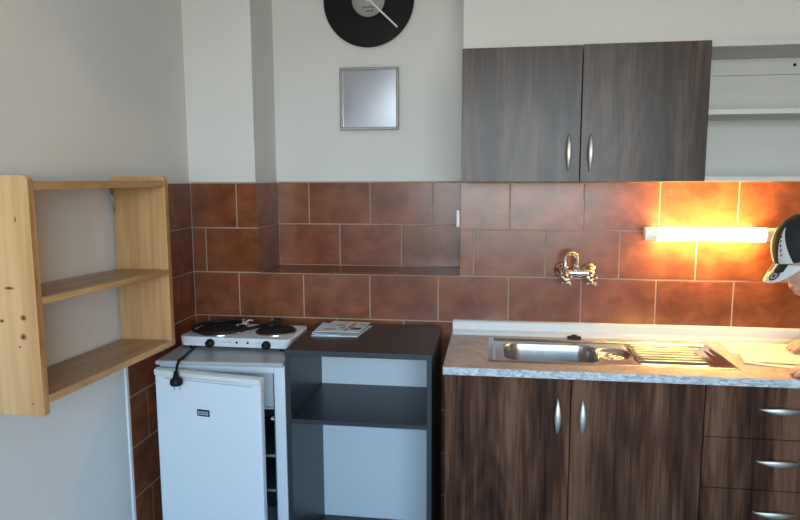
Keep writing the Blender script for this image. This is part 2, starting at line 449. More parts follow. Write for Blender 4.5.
# ------------------------------------------------------------------ upper wall cabinet
t = thing('wall_cabinet', 'dark walnut wall cabinet with two doors hung above the sink', 'cabinet', (1.66, -.14, .005))
UX0, UX1, UM = 1.224, 2.088, 1.654
bm = bmesh.new()
yb = T-.010
box(bm, UX0+.002, UX0+.018, -.281, yb, .006, .486); box(bm, UX1-.034, UX1-.0165, -.281, yb, .006, .486)
box(bm, UX0+.018, UX1-.034, -.281, yb, .006, .024); box(bm, UX0+.018, UX1-.034, -.281, yb, .468, .486)
box(bm, UX0+.018, UX1-.034, -.012, yb, .024, .468)
obj('carcass', bm, WHITELAM, t)
bm = bmesh.new(); box(bm, UX0+.0185, UX1-.0345, -.27, -.013, .23, .246); obj('shelf', bm, WHITELAM, t)
for (x0, x1, zt, hx) in ((UX0, UM-.0015, .487, 1.612), (UM+.0015, UX1, .489, 1.689)):
    bm = bmesh.new(); box(bm, x0, x1, -.300, -.282, .003, zt, .0012, seg=1)
    d = obj('door', bm, DARKWOODH, t)
    bm = bmesh.new(); bow(bm, (hx, -.300, .040), (hx, -.300, .174), (0,-1,0), w=.0072); obj('handle', bm, NICKEL, d)

# ------------------------------------------------------------------ white open wall shelf to its right
t = thing('open_wall_shelf', 'white open wall shelf unit beside the dark wall cabinet', 'shelf', (2.5, -.14, .002))
OX0, OX1 = 2.0725, 2.93
bm = bmesh.new(); box(bm, OX0, OX0+.016, -.28, yb, .003, .487); obj('side_panel', bm, WHITELAM, t)
bm = bmesh.new(); box(bm, OX1-.016, OX1, -.28, yb, .003, .487); obj('side_panel', bm, WHITELAM, t)
bm = bmesh.new(); box(bm, OX0+.0161, OX1-.0161, -.28, yb, .471, .487); obj('top_panel', bm, WHITELAM, t)
bm = bmesh.new(); box(bm, OX0+.0161, OX1-.0161, -.28, yb, .003, .019); obj('bottom_panel', bm, WHITELAM, t)
bm = bmesh.new(); box(bm, OX0+.0161, OX1-.0161, -.006, yb, .0195, .4705); obj('back_panel', bm, WHITELAM, t)
bm = bmesh.new(); box(bm, OX0+.0165, OX1-.0165, -.272, -.007, .238, .256, .001, seg=1); obj('shelf', bm, WHITELAM, t)
bm = bmesh.new(); box(bm, OX0+.0165, OX1-.0165, -.022, -.0065, .408, .470, .001, seg=1)
lathe(bm, [(0,.0),(.006,.0),(.006,.001),(0,.001)], (2.475, -.022, .442), (0,-1,0), 16, mi=1)
obj('hanging_rail', bm, [WHITELAM, BLACK], t)

# ------------------------------------------------------------------ strip light
t = thing('strip_light', 'glowing warm white strip light mounted on the tiles above the worktop', 'lamp', (2.2, -.001, -.21))
lx0, lx1, lz0, lz1 = 1.943, 2.440, -.231, -.181
bm = bmesh.new(); box(bm, lx0+.02, lx1-.02, -.038, .0012, lz0+.016, lz1-.0005, .002); obj('housing', bm, PVC, t)
def dshape(n=10, g=0.0):
    P = []
    for k in range(n+1):
        a = -PI/2 + PI*k/n; P.append((-.068-(.016+g)*math.cos(a), (lz0+lz1)/2+((lz1-lz0)/2+g)*math.sin(a)))
    for k in range(n+1):
        a = PI/2 + PI*k/n; P.append((-.054-(.013+g)*math.cos(a), (lz0+lz1)/2+((lz1-lz0)/2+g)*math.sin(a)))
    return P
bm = bmesh.new(); prism(bm, dshape(), lambda u, v, d: (d, u, v), lx0+.0485, lx1-.0485); obj('diffuser', bm, GLOW, t)
bm = bmesh.new(); box(bm, lx0+.0485, lx1-.0485, -.084, -.066, lz0-.0022, lz0-.0004); obj('added_light_block', bm, PVC, t)  # added opaque strip that blocks lamplight falling on the worktop
for a, b in ((lx0, lx0+.048), (lx1-.048, lx1)):
    bm = bmesh.new(); prism(bm, dshape(g=.0012), lambda u, v, d: (d, u, v), a, b)
    obj('end_cap', bm, PVC, t)

# ------------------------------------------------------------------ base units
CT = -.648; CF = -.517                       # worktop top, front
BX0, BX1 = 1.179, 2.070
def unit(x0, x1, label, name):
    t = thing(name, label, 'cabinet', ((x0+x1)/2, -.25, -FLOOR))
    bm = bmesh.new()
    zt = CT-.028
    box(bm, x0, x0+.016, -.472, -.014, -FLOOR+.10, zt); box(bm, x1-.016, x1, -.472, -.014, -FLOOR+.10, zt)
    box(bm, x0+.016, x1-.016, -.472, -.014, -FLOOR+.10, -FLOOR+.116); box(bm, x0+.016, x1-.016, -.018, -.014, -FLOOR+.116, zt)
    box(bm, x0+.016, x1-.016, -.472, -.454, zt-.05, zt)
    obj('carcass', bm, DARKWOOD, t)
    bm = bmesh.new(); box(bm, x0+.002, x1-.002, -.43, -.415, -FLOOR+.0005, -FLOOR+.0995); obj('plinth', bm, DARKWOOD, t)
    return t
t = unit(BX0, BX1, 'dark walnut base cabinet with two doors under the sink', 'base_cabinet')
for x0, x1, hx in ((BX0, 1.622, 1.579), (1.6255, BX1-.0015, 1.664)):
    bm = bmesh.new(); box(bm, x0, x1, -.491, -.473, -FLOOR+.11, CT-.034, .0012, seg=1)
    d = obj('door', bm, DARKWOOD, t)
    bm = bmesh.new(); bow(bm, (hx, -.491, -.886), (hx, -.491, -.754), (0,-1,0)); obj('handle', bm, NICKEL, d)
DX1 = 2.57
t = unit(BX1+.0015, DX1, 'dark walnut drawer cabinet right of the sink doors', 'drawer_cabinet')
zs = [CT-.034, -.868, -1.051, -1.235, -FLOOR+.11]
for i in range(4):
    bm = bmesh.new(); box(bm, BX1+.0015, DX1, -.491, -.473, zs[i+1]+.0012, zs[i]-.0012 if i else zs[i], .0012, seg=1)
    d = obj('drawer_front', bm, DARKWOOD, t)
    zc = (-.762, -.946, -1.13, -1.31)[i]
    bm = bmesh.new(); bow(bm, (2.244, -.491, zc), (2.384, -.491, zc), (0,-1,0)); obj('handle', bm, NICKEL, d)

# worktop with a cut-out for the sink
WXE = 3.10
hx0, hx1, hy0, hy1 = 1.352, 2.185, -.415, -.092
t = thing('worktop', 'speckled beige worktop with a bluish front edge over the base cabinets', 'worktop', (2.1, -.25, CT-.03))
bm = bmesh.new()
for (a, b, c, d) in ((BX0-.002, hx0, CF, -.002), (hx1, WXE, CF, -.002), (hx0, hx1, CF, hy0), (hx0, hx1, hy1, -.002)):
    box(bm, a, b, c, d, CT-.0275, CT)
bmesh.ops.remove_doubles(bm, verts=bm.verts, dist=1e-5)
for f in bm.faces: f.normal_update()
obj('slab', bm, COUNTER, t)
bm = bmesh.new(); box(bm, BX0-.0025, WXE, CF-.003, CF-.0002, CT-.028, CT, .001, seg=1)
box(bm, BX0-.0045, BX0-.0025, CF-.003, -.002, CT-.028, CT); obj('front_edging', bm, CEDGE, t)
bm = bmesh.new()
prism(bm, [(-.0015, CT+.0003), (-.034, CT+.0003), (-.030, CT+.010), (-.022, CT+.022), (-.018, CT+.052), (-.014, CT+.0585), (-.0015, CT+.060)],
      lambda u, v, d: (d, u, v), BX0, WXE)
obj('upstand', bm, SPLASH, t)

# supporting end panel beyond the frame, so the worktop stands on something
bm = bmesh.new(); box(bm, WXE-.03, WXE-.012, -.48, -.014, -FLOOR, CT-.028)
obj('end_panel', bm, DARKWOOD, t)

# ------------------------------------------------------------------ sink
t = thing('sink', 'stainless steel inset sink with bowl and ribbed drainer', 'sink', (1.77, -.25, CT))
def rrect(x, y, x0, x1, y0, y1, r):
    """signed distance, negative inside"""
    qx = abs(x-(x0+x1)/2)-((x1-x0)/2-r); qy = abs(y-(y0+y1)/2)-((y1-y0)/2-r)
    return math.hypot(max(qx, 0), max(qy, 0)) + min(max(qx, qy), 0) - r
def sst(a, b, x):
    k = min(max((x-a)/(b-a), 0), 1); return k*k*(3-2*k)
sx0, sx1, sy0, sy1 = 1.333, 2.204, -.432, -.073
def sh(x, y):
    o = rrect(x, y, sx0, sx1, sy0, sy1, .012)
    z = .0012 + .0035*sst(0, -.006, o) - .006*sst(-.018, -.026, o)       # rolled rim then sunken deck
    b = rrect(x, y, 1.392, 1.745, -.400, -.138, .070)
    z -= .150*sst(.002, -.022, b) + .012*sst(-.02, -.12, b)
    # small half-round strainer bowl
    c = math.hypot((x-1.800)/1.0, (y+.262)/1.15)
    z -= .016*sst(.074, .060, c)
    if c < .052 and (int((x+5)/.014)+int((y+5)/.014)) % 2 == 0 and c > .012: z -= .004
    # ribbed drainer
    d = rrect(x, y, 1.875, 2.100, -.395, -.110, .01)
    if x > 1.84:
        k = sst(.004, -.008, rrect(x, y, 1.865, 2.165, -.400, -.105, .02))
        z -= .004*k
        k2 = sst(0, -.02, rrect(x, y, 1.870, 2.125, -.395, -.112, .01))
        z += .012*k2*(.5+.5*math.cos((y+.395)*2*PI/.0354))**1.5
    return CT + z
def grid(fn, xs, ys):
    bm = bmesh.new()
    V = [[bm.verts.new((x, y, fn(x, y))) for y in ys] for x in xs]
    for i in range(len(xs)-1):
        for j in range(len(ys)-1): bm.faces.new((V[i][j], V[i+1][j], V[i+1][j+1], V[i][j+1]))
    return bm
nx, ny = 240, 200
bm = grid(sh, [sx0+(sx1-sx0)*i/nx for i in range(nx+1)], [sy0+(sy1-sy0)*j/ny for j in range(ny+1)])
basin = obj('basin', bm, [STEEL, STEELP], t, smooth=True)
for p in basin.data.polygons:
    if p.center.x + 1.77 > 1.862 and -.400 < p.center.y - .25 < -.106: p.material_index = 1
bm = bmesh.new(); lathe(bm, [(0,.001),(.018,.001),(.022,.004),(.034,.004),(.036,.0),(.036,-.02),(0,-.02)], (1.57, -.27, CT-.160), (0,0,1), 32)
obj('drain', bm, CHROME, t)
bm = bmesh.new()
box(bm, 1.657, 1.712, -.065, -.042, CT+.0008, CT+.013, .004); lathe(bm, [(.012,0),(.012,.005),(0,.007)], (1.684, -.053, CT+.012), (0,0,1), 16)
o = obj('sink_stopper', bm, BLACK); tag(o, 'small black rubber stopper behind the sink bowl against the upstand', 'stopper')

# ------------------------------------------------------------------ wall mixer tap
t = thing('mixer_tap', 'chrome wall mixer tap with two cross handles above the sink', 'tap', (1.69, 0, -.37))
bm = bmesh.new()
zc = -.368
for x in (1.632, 1.742):
    lathe(bm, [(0,-.001),(.033,-.001),(.033,.006),(.026,.016),(.016,.022),(.015,.05),(0,.05)], (x, 0, zc+.006), (0,-1,0), 24)
tube(bm, [(1.615,-.062,zc),(1.625,-.062,zc),(1.65,-.062,zc),(1.672,-.062,zc),(1.69,-.062,zc),(1.71,-.062,zc),(1.73,-.062,zc),(1.757,-.062,zc)],
     [.013,.019,.018,.013,.020,.013,.018,.013], 16)
obj('body', bm, CHROME, t)
for x in (1.640, 1.738):
    ax = Vector((0, -.86, -.5)).normalized(); c = Vector((x, -.070, zc-.004))
    bm = bmesh.new()
    lathe(bm, [(0,0),(.013,0),(.012,.018),(.009,.024),(.009,.034),(.014,.038),(.015,.048),(.008,.053),(0,.054)], c, ax, 20)
    s = Vector((1,0,0)); u = ax.cross(s)
    for q in range(4):
        a = PI/4+q*PI/2; dv = s*math.cos(a)+u*math.sin(a); p = c+ax*.043
        tube(bm, [p+dv*.008, p+dv*.020, p+dv*.028, p+dv*.031], [.0048,.0045,.0062,.003], 10)
    obj('cross_handle', bm, CHROME, t)
bm = bmesh.new()
pts = [(1.683,-.066,zc+.015), (1.683,-.072,zc+.05)]
for k in range(9):
    a = PI*k/8; pts.append((1.659+.024*math.cos(a), -.076-.004*k, -.304+.020*math.sin(a)))
pts += [(1.634,-.112,-.33), (1.632,-.114,-.362)]
tube(bm, pts, [.012,.0105]+[.010]*9+[.010,.011], 14); obj('spout', bm, CHROME, t)

# ------------------------------------------------------------------ fridge
FA = math.radians(3.0)
FX0, FY = .100, -.523            # front left corner
fw_, fd = .484, .50
M = Matrix.Translation((FX0, FY, 0)) @ Matrix.Rotation(FA, 4, 'Z')     # local x along front, local y to the wall
t = thing('fridge', 'small white fridge with its door ajar in the left corner', 'fridge', (.35, -.28, -FLOOR))
zb, zt = -FLOOR, -.673
bm = bmesh.new(); w = .042
box(bm, 0, w, .0, fd-.02, zb+.02, zt, .003); box(bm, fw_-w, fw_, .0, fd-.02, zb+.02, zt, .003)
box(bm, w, fw_-w, .0, fd-.02, zt-.03, zt); box(bm, w, fw_-w, .0, fd-.02, zb+.02, zb+.09); box(bm, w, fw_-w, fd-.06, fd-.02, zb+.09, zt-.03)
obj('body', bm, FRIDGE, t, M)
bm = bmesh.new(); box(bm, -.002, fw_+.002, -.030, fd-.01, zt+.0005, -.655, .005); obj('lid', bm, FRIDGETOP, t, M)
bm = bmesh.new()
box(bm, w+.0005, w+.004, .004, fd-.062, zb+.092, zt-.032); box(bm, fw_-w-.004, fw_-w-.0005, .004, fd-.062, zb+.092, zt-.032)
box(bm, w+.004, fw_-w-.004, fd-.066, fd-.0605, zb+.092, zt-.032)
obj('liner', bm, SHADELINER, t, M)
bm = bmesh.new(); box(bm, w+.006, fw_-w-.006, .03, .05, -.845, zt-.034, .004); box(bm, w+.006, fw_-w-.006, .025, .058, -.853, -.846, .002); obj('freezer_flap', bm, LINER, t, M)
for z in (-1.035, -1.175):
    bm = bmesh.new(); box(bm, w+.006, fw_-w-.006, .026, fd-.07, z-.004, z); sh_o = obj('refrigerator_shelf', bm, SHADELINER, t, M)
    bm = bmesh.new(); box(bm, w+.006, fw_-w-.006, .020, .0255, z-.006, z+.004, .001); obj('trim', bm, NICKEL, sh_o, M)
bm = bmesh.new(); box(bm, fw_-w-.022, fw_-w-.005, .02, .04, -.893, -.885, .001); obj('shelf_clip', bm, PVC, t, M)
for x, y in ((.03,.03),(fw_-.05,.03),(.03,fd-.06),(fw_-.05,fd-.06)):
    bm = bmesh.new(); box(bm, x, x+.02, y, y+.02, zb+.0003, zb+.0195); obj('foot', bm, BLACK, t, M)
# door, hinged on the left
DA = math.radians(-12.5)
D = M @ Matrix.Translation((.006, -.006, 0)) @ Matrix.Rotation(DA+0.0, 4, 'Z')
dw, dt = .444, .034
bm = bmesh.new(); box(bm, 0, dw, -dt, -.006, zb+.03, -.708, .006, seg=3)
door = obj('door', bm, FRIDGE, t, D)
bm = bmesh.new()                                 # cream cap with a swooping grip along the top
xs = [dw*i/24 for i in range(25)]
prev = None
for x in xs:
    k = x/dw
    yf = -dt-.002-.008*math.sin(PI*min(1, k*1.02))*.8
    ring = [(x, -.006, -.707), (x, -.006, -.686), (x, -.014, -.681), (x, yf+.012, -.682), (x, yf, -.687), (x, yf+.001, -.700), (x, -dt-.001, -.707)]
    cur = [bm.verts.new(p) for p in ring]
    if prev:
        for q in range(len(cur)):
            bm.faces.new((prev[q], prev[(q+1) % len(cur)], cur[(q+1) % len(cur)], cur[q]))
    else: bm.faces.new(cur)
    prev = cur
bm.faces.new(prev[::-1])
obj('top_cap', bm, CREAM, door, D)
bm = bmesh.new(); box(bm, .045, dw-.03, -dt-.0008, -dt+.001, -.717, -.7135, mi=0); obj('painted_grip_shadow', bm, GREYINK, door, D)  # flat grey strip painted as the shade under the grip
bm = bmesh.new()
box(bm, .180, .233, -dt-.0025, -dt-.0002, -.845, -.820, .001, seg=1)
box(bm, .185, .228, -dt-.0034, -dt-.0026, -.839, -.826, mi=1)
x = .189
for k in range(7):
    box(bm, x, x+.0035, -dt-.0038, -dt-.0035, -.8355, -.8295, mi=2); x += .0052
obj('emblem', bm, [BLACK, GREYINK, INK], door, D)
bm = bmesh.new(); box(bm, .012, dw-.012, -.0055, .004, zb+.05, -.695, .002); obj('door_gasket', bm, LINER, door, D)

# ------------------------------------------------------------------ double hot plate on the fridge
t = thing('hot_plate', 'white double electric hot plate standing on top of the fridge', 'hot plate', (.33, -.25, -.655))
HM = Matrix.Translation((.112, -.386, 0)) @ Matrix.Rotation(math.radians(-1.0), 4, 'Z')
hw, hd = .458, .250
bm = bmesh.new()
zlo, zhi = -.641, -.602
P = [(-.0, .0), (hw, .0), (hw, hd), (0, hd)]
def ring(ins, z, r=.022):
    out = []
    for cx_, cy_, a0 in ((hw-ins-r, ins+r, -90), (hw-ins-r, hd-ins-r, 0), (ins+r, hd-ins-r, 90), (ins+r, ins+r, 180)):
        for k in range(6):
            a = math.radians(a0+18*k); out.append((cx_+r*math.cos(a), cy_+r*math.sin(a), z))
    return [bm.verts.new(p) for p in out]
rs = [ring(.014, zlo), ring(.004, zlo+.002), ring(.0, zhi-.006), ring(.002, zhi-.001), ring(.006, zhi)]
bm.faces.new(rs[0][::-1])
for A, B in zip(rs, rs[1:]):
    for k in range(len(A)): bm.faces.new((A[k], A[(k+1)%len(A)], B[(k+1)%len(B)], B[k]))
bm.faces.new(rs[-1])
obj('housing', bm, FRIDGE, t, HM)
for (px, py, pr) in ((.130, .120, .100), (.360, .128, .078)):
    bm = bmesh.new(); lathe(bm, [(pr+.006, .0003),(pr+.006,.004),(pr+.002,.006),(pr-.002,.003),(pr-.002,.0003)], (px, py, zhi), (0,0,1), 48)
    obj('plate_ring', bm, CHROME, t, HM)
    bm = bmesh.new()
    lathe(bm, [(0,.011),(.022,.011),(.024,.0125),(pr*.55,.0125),(pr*.57,.0118),(pr*.6,.0125),(pr-.006,.0125),(pr-.0025,.010),(pr-.0025,.0005),(0,.0005)], (px, py, zhi), (0,0,1), 48)
    obj('heating_plate', bm, IRON, t, HM)
for kx in (.134, .366):
    bm = bmesh.new(); lathe(bm, [(0,0),(.017,0),(.017,.008),(.0145,.020),(0,.021)], (kx, .001, zlo+.016), (0,-1,0), 24)
    box(bm, kx-.003, kx+.003, -.024, -.019, zlo+.003, zlo+.029)
    obj('knob', bm, BLACK, t, HM)
for kx in (.243, .288):
    bm = bmesh.new(); lathe(bm, [(0,0),(.005,0),(.004,.005),(0,.006)], (kx, .003, zlo+.021), (0,-1,0), 12); obj('indicator', bm, BLACK, t, HM)
for grp in ((.178, .188, .199, .210), (.320, .330)):
    bm = bmesh.new()
    for x0 in grp: box(bm, x0, x0+.0102, .0003, .003, zlo+.020+.002*(x0*1000 % 3)/3, zlo+.023)
    obj('marking', bm, GREYINK, t, HM)
for x, y in ((.04,.035),(hw-.04,.035),(.04,hd-.035),(hw-.04,hd-.035)):
    bm = bmesh.new(); lathe(bm, [(0,0),(.012,0),(.010,.013),(0,.013)], (x, y, -.6548), (0,0,1), 16); obj('foot', bm, BLACK, t, HM)
# lead: over the plates, down the left front, ending in the plug
def smooth_path(P, n=8):
    P = [Vector(p) for p in P]; out = []
    for i in range(len(P)-1):
        p0, p1, p2, p3 = P[max(i-1,0)], P[i], P[i+1], P[min(i+2, len(P)-1)]
        for k in range(n):
            q = k/n
            out.append(.5*((2*p1)+(-p0+p2)*q+(2*p0-5*p1+4*p2-p3)*q*q+(-p0+3*p1-3*p2+p3)*q**3))
    return out+[P[-1]]
bm = bmesh.new()
tube(bm, smooth_path([(.455,-.165,-.578), (.430,-.200,-.582), (.405,-.245,-.583), (.385,-.290,-.583), (.350,-.335,-.584), (.300,-.372,-.586), (.250,-.382,-.586),
                      (.195,-.376,-.586), (.155,-.345,-.586), (.136,-.300,-.586), (.140,-.240,-.586), (.175,-.195,-.585), (.235,-.180,-.584), (.30,-.195,-.583), (.335,-.225,-.582)]), .0068, 8)
lathe(bm, [(0,0),(.009,.0),(.011,.02),(.007,.034),(0,.035)], (.440,-.190,-.579), (.5,.8,.12), 12)
obj('power_cord', bm, BLACK, t)
bm = bmesh.new()
box(bm, .318, .342, -.245, -.222, -.584, -.572, .003)
tube(bm, [(.330,-.235,-.572),(.345,-.225,-.566),(.360,-.222,-.569)], .003, 8); tube(bm, [(.322,-.232,-.572),(.315,-.222,-.565),(.320,-.21,-.568)], .003, 8)
tube(bm, [(.318,-.24,-.58),(.300,-.262,-.580),(.315,-.275,-.580)], .003, 8)
obj('cord_clip', bm, NICKEL, t)
bm = bmesh.new()
tube(bm, smooth_path([(.165,-.345,-.645), (.172,-.39,-.650), (.182,-.45,-.6495), (.196,-.52,-.6495), (.203,-.566,-.647), (.210,-.598,-.664), (.2145,-.611,-.680)]), .0052, 8)
obj('power_cord', bm, BLACK, t)
bm = bmesh.new()
lathe(bm, [(0,0),(.007,.0),(.011,.022),(.021,.030),(.0225,.038),(.0225,.048),(.018,.053),(0,.053)], (.2145,-.616,-.672), (.03,-.05,-1), 24)
for dx in (-.0095, .0095): tube(bm, [(.217+dx,-.6185,-.722),(.2175+dx,-.619,-.741)], .0024, 8, mi=1)
obj('plug', bm, [BLACK, CHROME], t)

# ------------------------------------------------------------------ charcoal bookcase
t = thing('bookcase', 'charcoal open bookcase with white back between fridge and worktop', 'bookcase', (.87, -.28, -FLOOR))
bx0, bx1, by0, by1, bz = .588, 1.133, -.503, -.052, -.610
LM = None
for x0, x1 in ((bx0, bx0+.018), (bx1-.018, bx1)):
    bm = bmesh.new(); box(bm, x0, x1, by0+.001, by1, -FLOOR, bz-.0215, .0008, seg=1); obj('side_panel', bm, CHAR, t)
bm = bmesh.new(); box(bm, bx0-.001, bx1+.001, by0-.002, by1, bz-.021, bz, .001, seg=1)
o = obj('top_panel', bm, [CHAR, CHARTOP], t)
for p in o.data.polygons:
    if p.normal.z > .9: p.material_index = 1
bm = bmesh.new(); box(bm, bx0+.0185, bx1-.0185, by0+.006, by1-.008, -.895, -.878, .0008, seg=1); obj('shelf', bm, CHAR, t)
bm = bmesh.new(); box(bm, bx0+.0185, bx1-.0185, by0+.006, by1-.008, -1.512, -1.496, .0008, seg=1); obj('bottom_panel', bm, CHAR, t)
bm = bmesh.new(); box(bm, bx0+.0185, bx1-.0185, by1-.0075, by1-.004, -1.4955, bz-.022); obj('back_panel', bm, WHITEBACK, t)

# leaflets on it
def sheet(name, pts, z, th, mats, label, cat, group=None, prints=(), curl=0.0):
    """pts: four corners (x,y) in order; prints: (u0,u1,v0,v1,mi) in the sheet's own 0..1 frame"""
    bm = bmesh.new(); A, B, C_, D_ = [Vector((p[0], p[1], 0)) for p in pts]
    n = 14
    def P(u, v, d):
        p = (A*(1-u)+B*u)*(1-v)+(D_*(1-u)+C_*u)*v
        return (p.x, p.y, z+d+curl*(max(0, 1-u*2)**2 + .3*max(0, v-.6)**2))
    def slab(u0, u1, v0, v1, d0, d1, mi, m):
        top = [[bm.verts.new(P(u0+(u1-u0)*i/m, v0+(v1-v0)*j/m, d1)) for j in range(m+1)] for i in range(m+1)]
        bot = [[bm.verts.new(P(u0+(u1-u0)*i/m, v0+(v1-v0)*j/m, d0)) for j in range(m+1)] for i in range(m+1)]
        for i in range(m):
            for j in range(m):
                for G in (top, bot):
                    bm.faces.new((G[i][j], G[i+1][j], G[i+1][j+1], G[i][j+1])).material_index = mi
        for i in range(m):
            for a, b in (((i,0),(i+1,0)), ((i,m),(i+1,m)), ((0,i),(0,i+1)), ((m,i),(m,i+1))):
                bm.faces.new((top[a[0]][a[1]], top[b[0]][b[1]], bot[b[0]][b[1]], bot[a[0]][a[1]])).material_index = mi
    slab(0, 1, 0, 1, 0, th, 0, n)
    for (u0, u1, v0, v1, mi) in prints: slab(u0, u1, v0, v1, th, th+.0003, mi, 4)
    o = obj(name, bm, mats); tag(o, label, cat, group); return o
MAGM = [PAPER, GREENINK, REDINK, BLUEINK, PEACH, GREYINK]
sheet('magazine', [(.628,-.292),(.815,-.283),(.838,-.090),(.660,-.094)], bz+.0003, .003, MAGM,
      'white magazine lowest in the small pile on the dark bookcase', 'magazine', None)
sheet('leaflet', [(.630,-.288),(.745,-.288),(.730,-.075),(.625,-.090)], bz+.0035, .003, [PAPERB, GREENINK, INK],
      'pale bluish folded leaflet tucked under the left side of the top magazine', 'leaflet', None, curl=.006)
pr = [(.25,.48,.55,.66,1), (.1,.38,.18,.27,1), (.42,.55,.30,.42,1), (.60,.66,.1,.9,2), (.67,.74,.35,.8,4), (.70,.95,.22,.42,3), (.80,.97,.55,.78,5), (.3,.5,.78,.85,5), (.05,.2,.6,.64,5), (.1,.3,.4,.44,5)]
sheet('magazine', [(.640,-.268),(.818,-.262),(.832,-.078),(.668,-.070)], bz+.0133, .002, MAGM,
      'open magazine with red, orange and green pictures on top of the pile', 'magazine', None, prints=pr)

# papers by the right hand
pm = [PAPER, GREYINK]
lines = [(.08, .08+.04*random.uniform(12, 20), v, v+.012, 1) for v in [.12, .18, .24, .30, .52, .58, .64, .70, .78, .84]]
z = CT+.0008
sheet('paper_sheet', [(2.245,-.205),(2.37,-.20),(2.36,-.045),(2.262,-.045)], z, .0006, pm, 'small white slip of paper nearest the sink drainer', 'paper', None,
      prints=[(.4,.75,.12,.2,1), (.5,.8,.28,.33,1)])
sheet('paper_sheet', [(2.243,-.345),(2.44,-.405),(2.52,-.165),(2.29,-.135)], z+.0010, .0006, pm, 'white printed sheet partly under the larger letter on the worktop', 'paper', None,
      prints=[(.15,.27,.2,.45,1), (.30,.42,.2,.45,1), (.10,.20,.60,.64,1)], curl=.003)
sheet('paper_sheet', [(2.275,-.325),(2.50,-.365),(2.56,-.055),(2.318,-.040)], z+.0056, .0006, pm, 'large white letter held down by the hand at the right edge', 'paper', None, prints=lines)

# ------------------------------------------------------------------ person at the right edge
def capsule(bm, a, b, ra, rb, n=20):
    a, b = Vector(a), Vector(b); d = b-a
    ax = d.normalized() if d.length > 1e-6 else Vector((0,0,1))
    s_ = ax.orthogonal().normalized(); t_ = ax.cross(s_); m = 6; prof = []
    for q in range(m+1): prof.append((a, -ra*math.cos(q*PI/2/m), ra*math.sin(q*PI/2/m)))
    for q in range(m+1): prof.append((b, rb*math.sin(q*PI/2/m), rb*math.cos(q*PI/2/m)))
    prev = None
    for c, h, r in prof:
        cur = [bm.verts.new(c+ax*h)] if r < 1e-6 else [bm.verts.new(c+ax*h+r*(math.cos(2*PI*k/n)*s_+math.sin(2*PI*k/n)*t_)) for k in range(n)]
        if prev:
            for k in range(n):
                q = []
                for v in (prev[k % len(prev)], prev[(k+1) % len(prev)], cur[(k+1) % len(cur)], cur[k % len(cur)]):
                    if v not in q: q.append(v)
                if len(q) > 2: bm.faces.new(q)
        prev = cur
def capsules(bm, K):
    rad = lambda r: r if not isinstance(r, tuple) else sum(r)/2
    for (i, j) in K.e: capsule(bm, K.v[i][0], K.v[j][0], rad(K.v[i][1]), rad(K.v[j][1]))
def fused(bm, voxel, it=3):
    bmesh.ops.recalc_face_normals(bm, faces=bm.faces)
    me = bpy.data.meshes.new('tmp'); bm.to_mesh(me); bm.free()
    o = bpy.data.objects.new('tmp', me); COL.objects.link(o)
    m1 = o.modifiers.new('r', 'REMESH'); m1.mode = 'VOXEL'; m1.voxel_size = voxel; m1.use_smooth_shade = True
    m2 = o.modifiers.new('m', 'SMOOTH'); m2.factor = .5; m2.iterations = it
    out = bpy.data.meshes.new_from_object(o.evaluated_get(bpy.context.evaluated_depsgraph_get()))
    bpy.data.objects.remove(o)
    b2 = bmesh.new(); b2.from_mesh(out); return b2
class Sk:
    def __init__(s): s.v = []; s.e = []
    def add(s, p, r, link=None):
        s.v.append((tuple(p), r)); i = len(s.v)-1
        if link is not None: s.e.append((link, i))
        return i
    def chain(s, link, pts):
        for p, r in pts: link = s.add(p, r, link)
        return link
HC = Vector((2.352, -.505, -.207))               # centre of the cap crown
yaw = math.radians(8)
fwd = Vector((-math.cos(yaw)*.93, -math.sin(yaw)*.93, -.37)).normalized()
side = fwd.cross(Vector((0,0,1))).normalized()   # person's right
upv = side.cross(fwd).normalized()
HL = lambda a, b, c: HC + fwd*a + side*b + upv*c  # head frame: forward, right, up
t = thing('person', 'person in a black and white cap leaning over the worktop, hands on papers', 'person', (2.8, -.8, -FLOOR))
pel = Vector((2.92,-.90,-.52)); ch = Vector((2.68,-.74,-.26)); nk = HL(-.055, 0, -.185)
k = Sk()
p0 = k.add(pel, (.15,.12))
sp = k.add(pel.lerp(ch, .5)+Vector((0,0,.03)), (.135,.105), p0)
c0 = k.add(ch, (.15,.115), sp)
n0 = k.add(ch.lerp(nk, .55)+Vector((0,0,.02)), .075, c0)
n1 = k.add(nk, .055, n0); n2 = k.add(HL(-.03,0,-.10), .055, n1)
hands = []
for sgn, sh_, el, wr, palm, hdir, pside in (
    (1, Vector((2.76,-.50,-.26)), Vector((2.88,-.24,-.50)), Vector((2.635,-.17,-.608)), Vector((2.565,-.165,-.614)), Vector((-1,-.12,-.05)), Vector((0,-1,0))),
    (-1, Vector((2.72,-.93,-.27)), Vector((2.74,-.78,-.55)), Vector((2.505,-.55,-.612)), Vector((2.445,-.522,-.622)), Vector((-1,.25,-.05)), Vector((0,1,0)))):
    s0 = k.add(sh_, .062, c0)
    e0 = k.chain(s0, [(sh_.lerp(el, .5), .050), (el, .042), (el.lerp(wr, .45), .038), (wr, (.026,.026)) , (palm, (.032,.018))])
    hd_ = hdir.normalized(); ps = pside  # thumb side
    for f, (off, ln, dz) in enumerate(((.028,.074,0), (.010,.082,.004), (-.009,.077,.003), (-.027,.062,-.001))):
        kp = palm + hd_*.032 + ps*off + Vector((0,0,.004))
        a = kp + hd_*ln*.42 + Vector((0,0,.007+dz)) + ps*off*.15
        b = kp + hd_*ln*.74 + Vector((0,0,-.004)) + ps*off*.2
        c = kp + hd_*ln*.95 + Vector((0,0,-.0135)) + ps*off*.2
        k.chain(e0, [(kp, .0105), (a, .0095), (b, .0085), (c, .0070)])
    th = palm + ps*.030
    k.chain(e0, [(th, .012), (th + hd_*.030 + ps*.016 + Vector((0,0,-.004)), .0105), (th + hd_*.055 + ps*.010 + Vector((0,0,-.010)), .0085)])
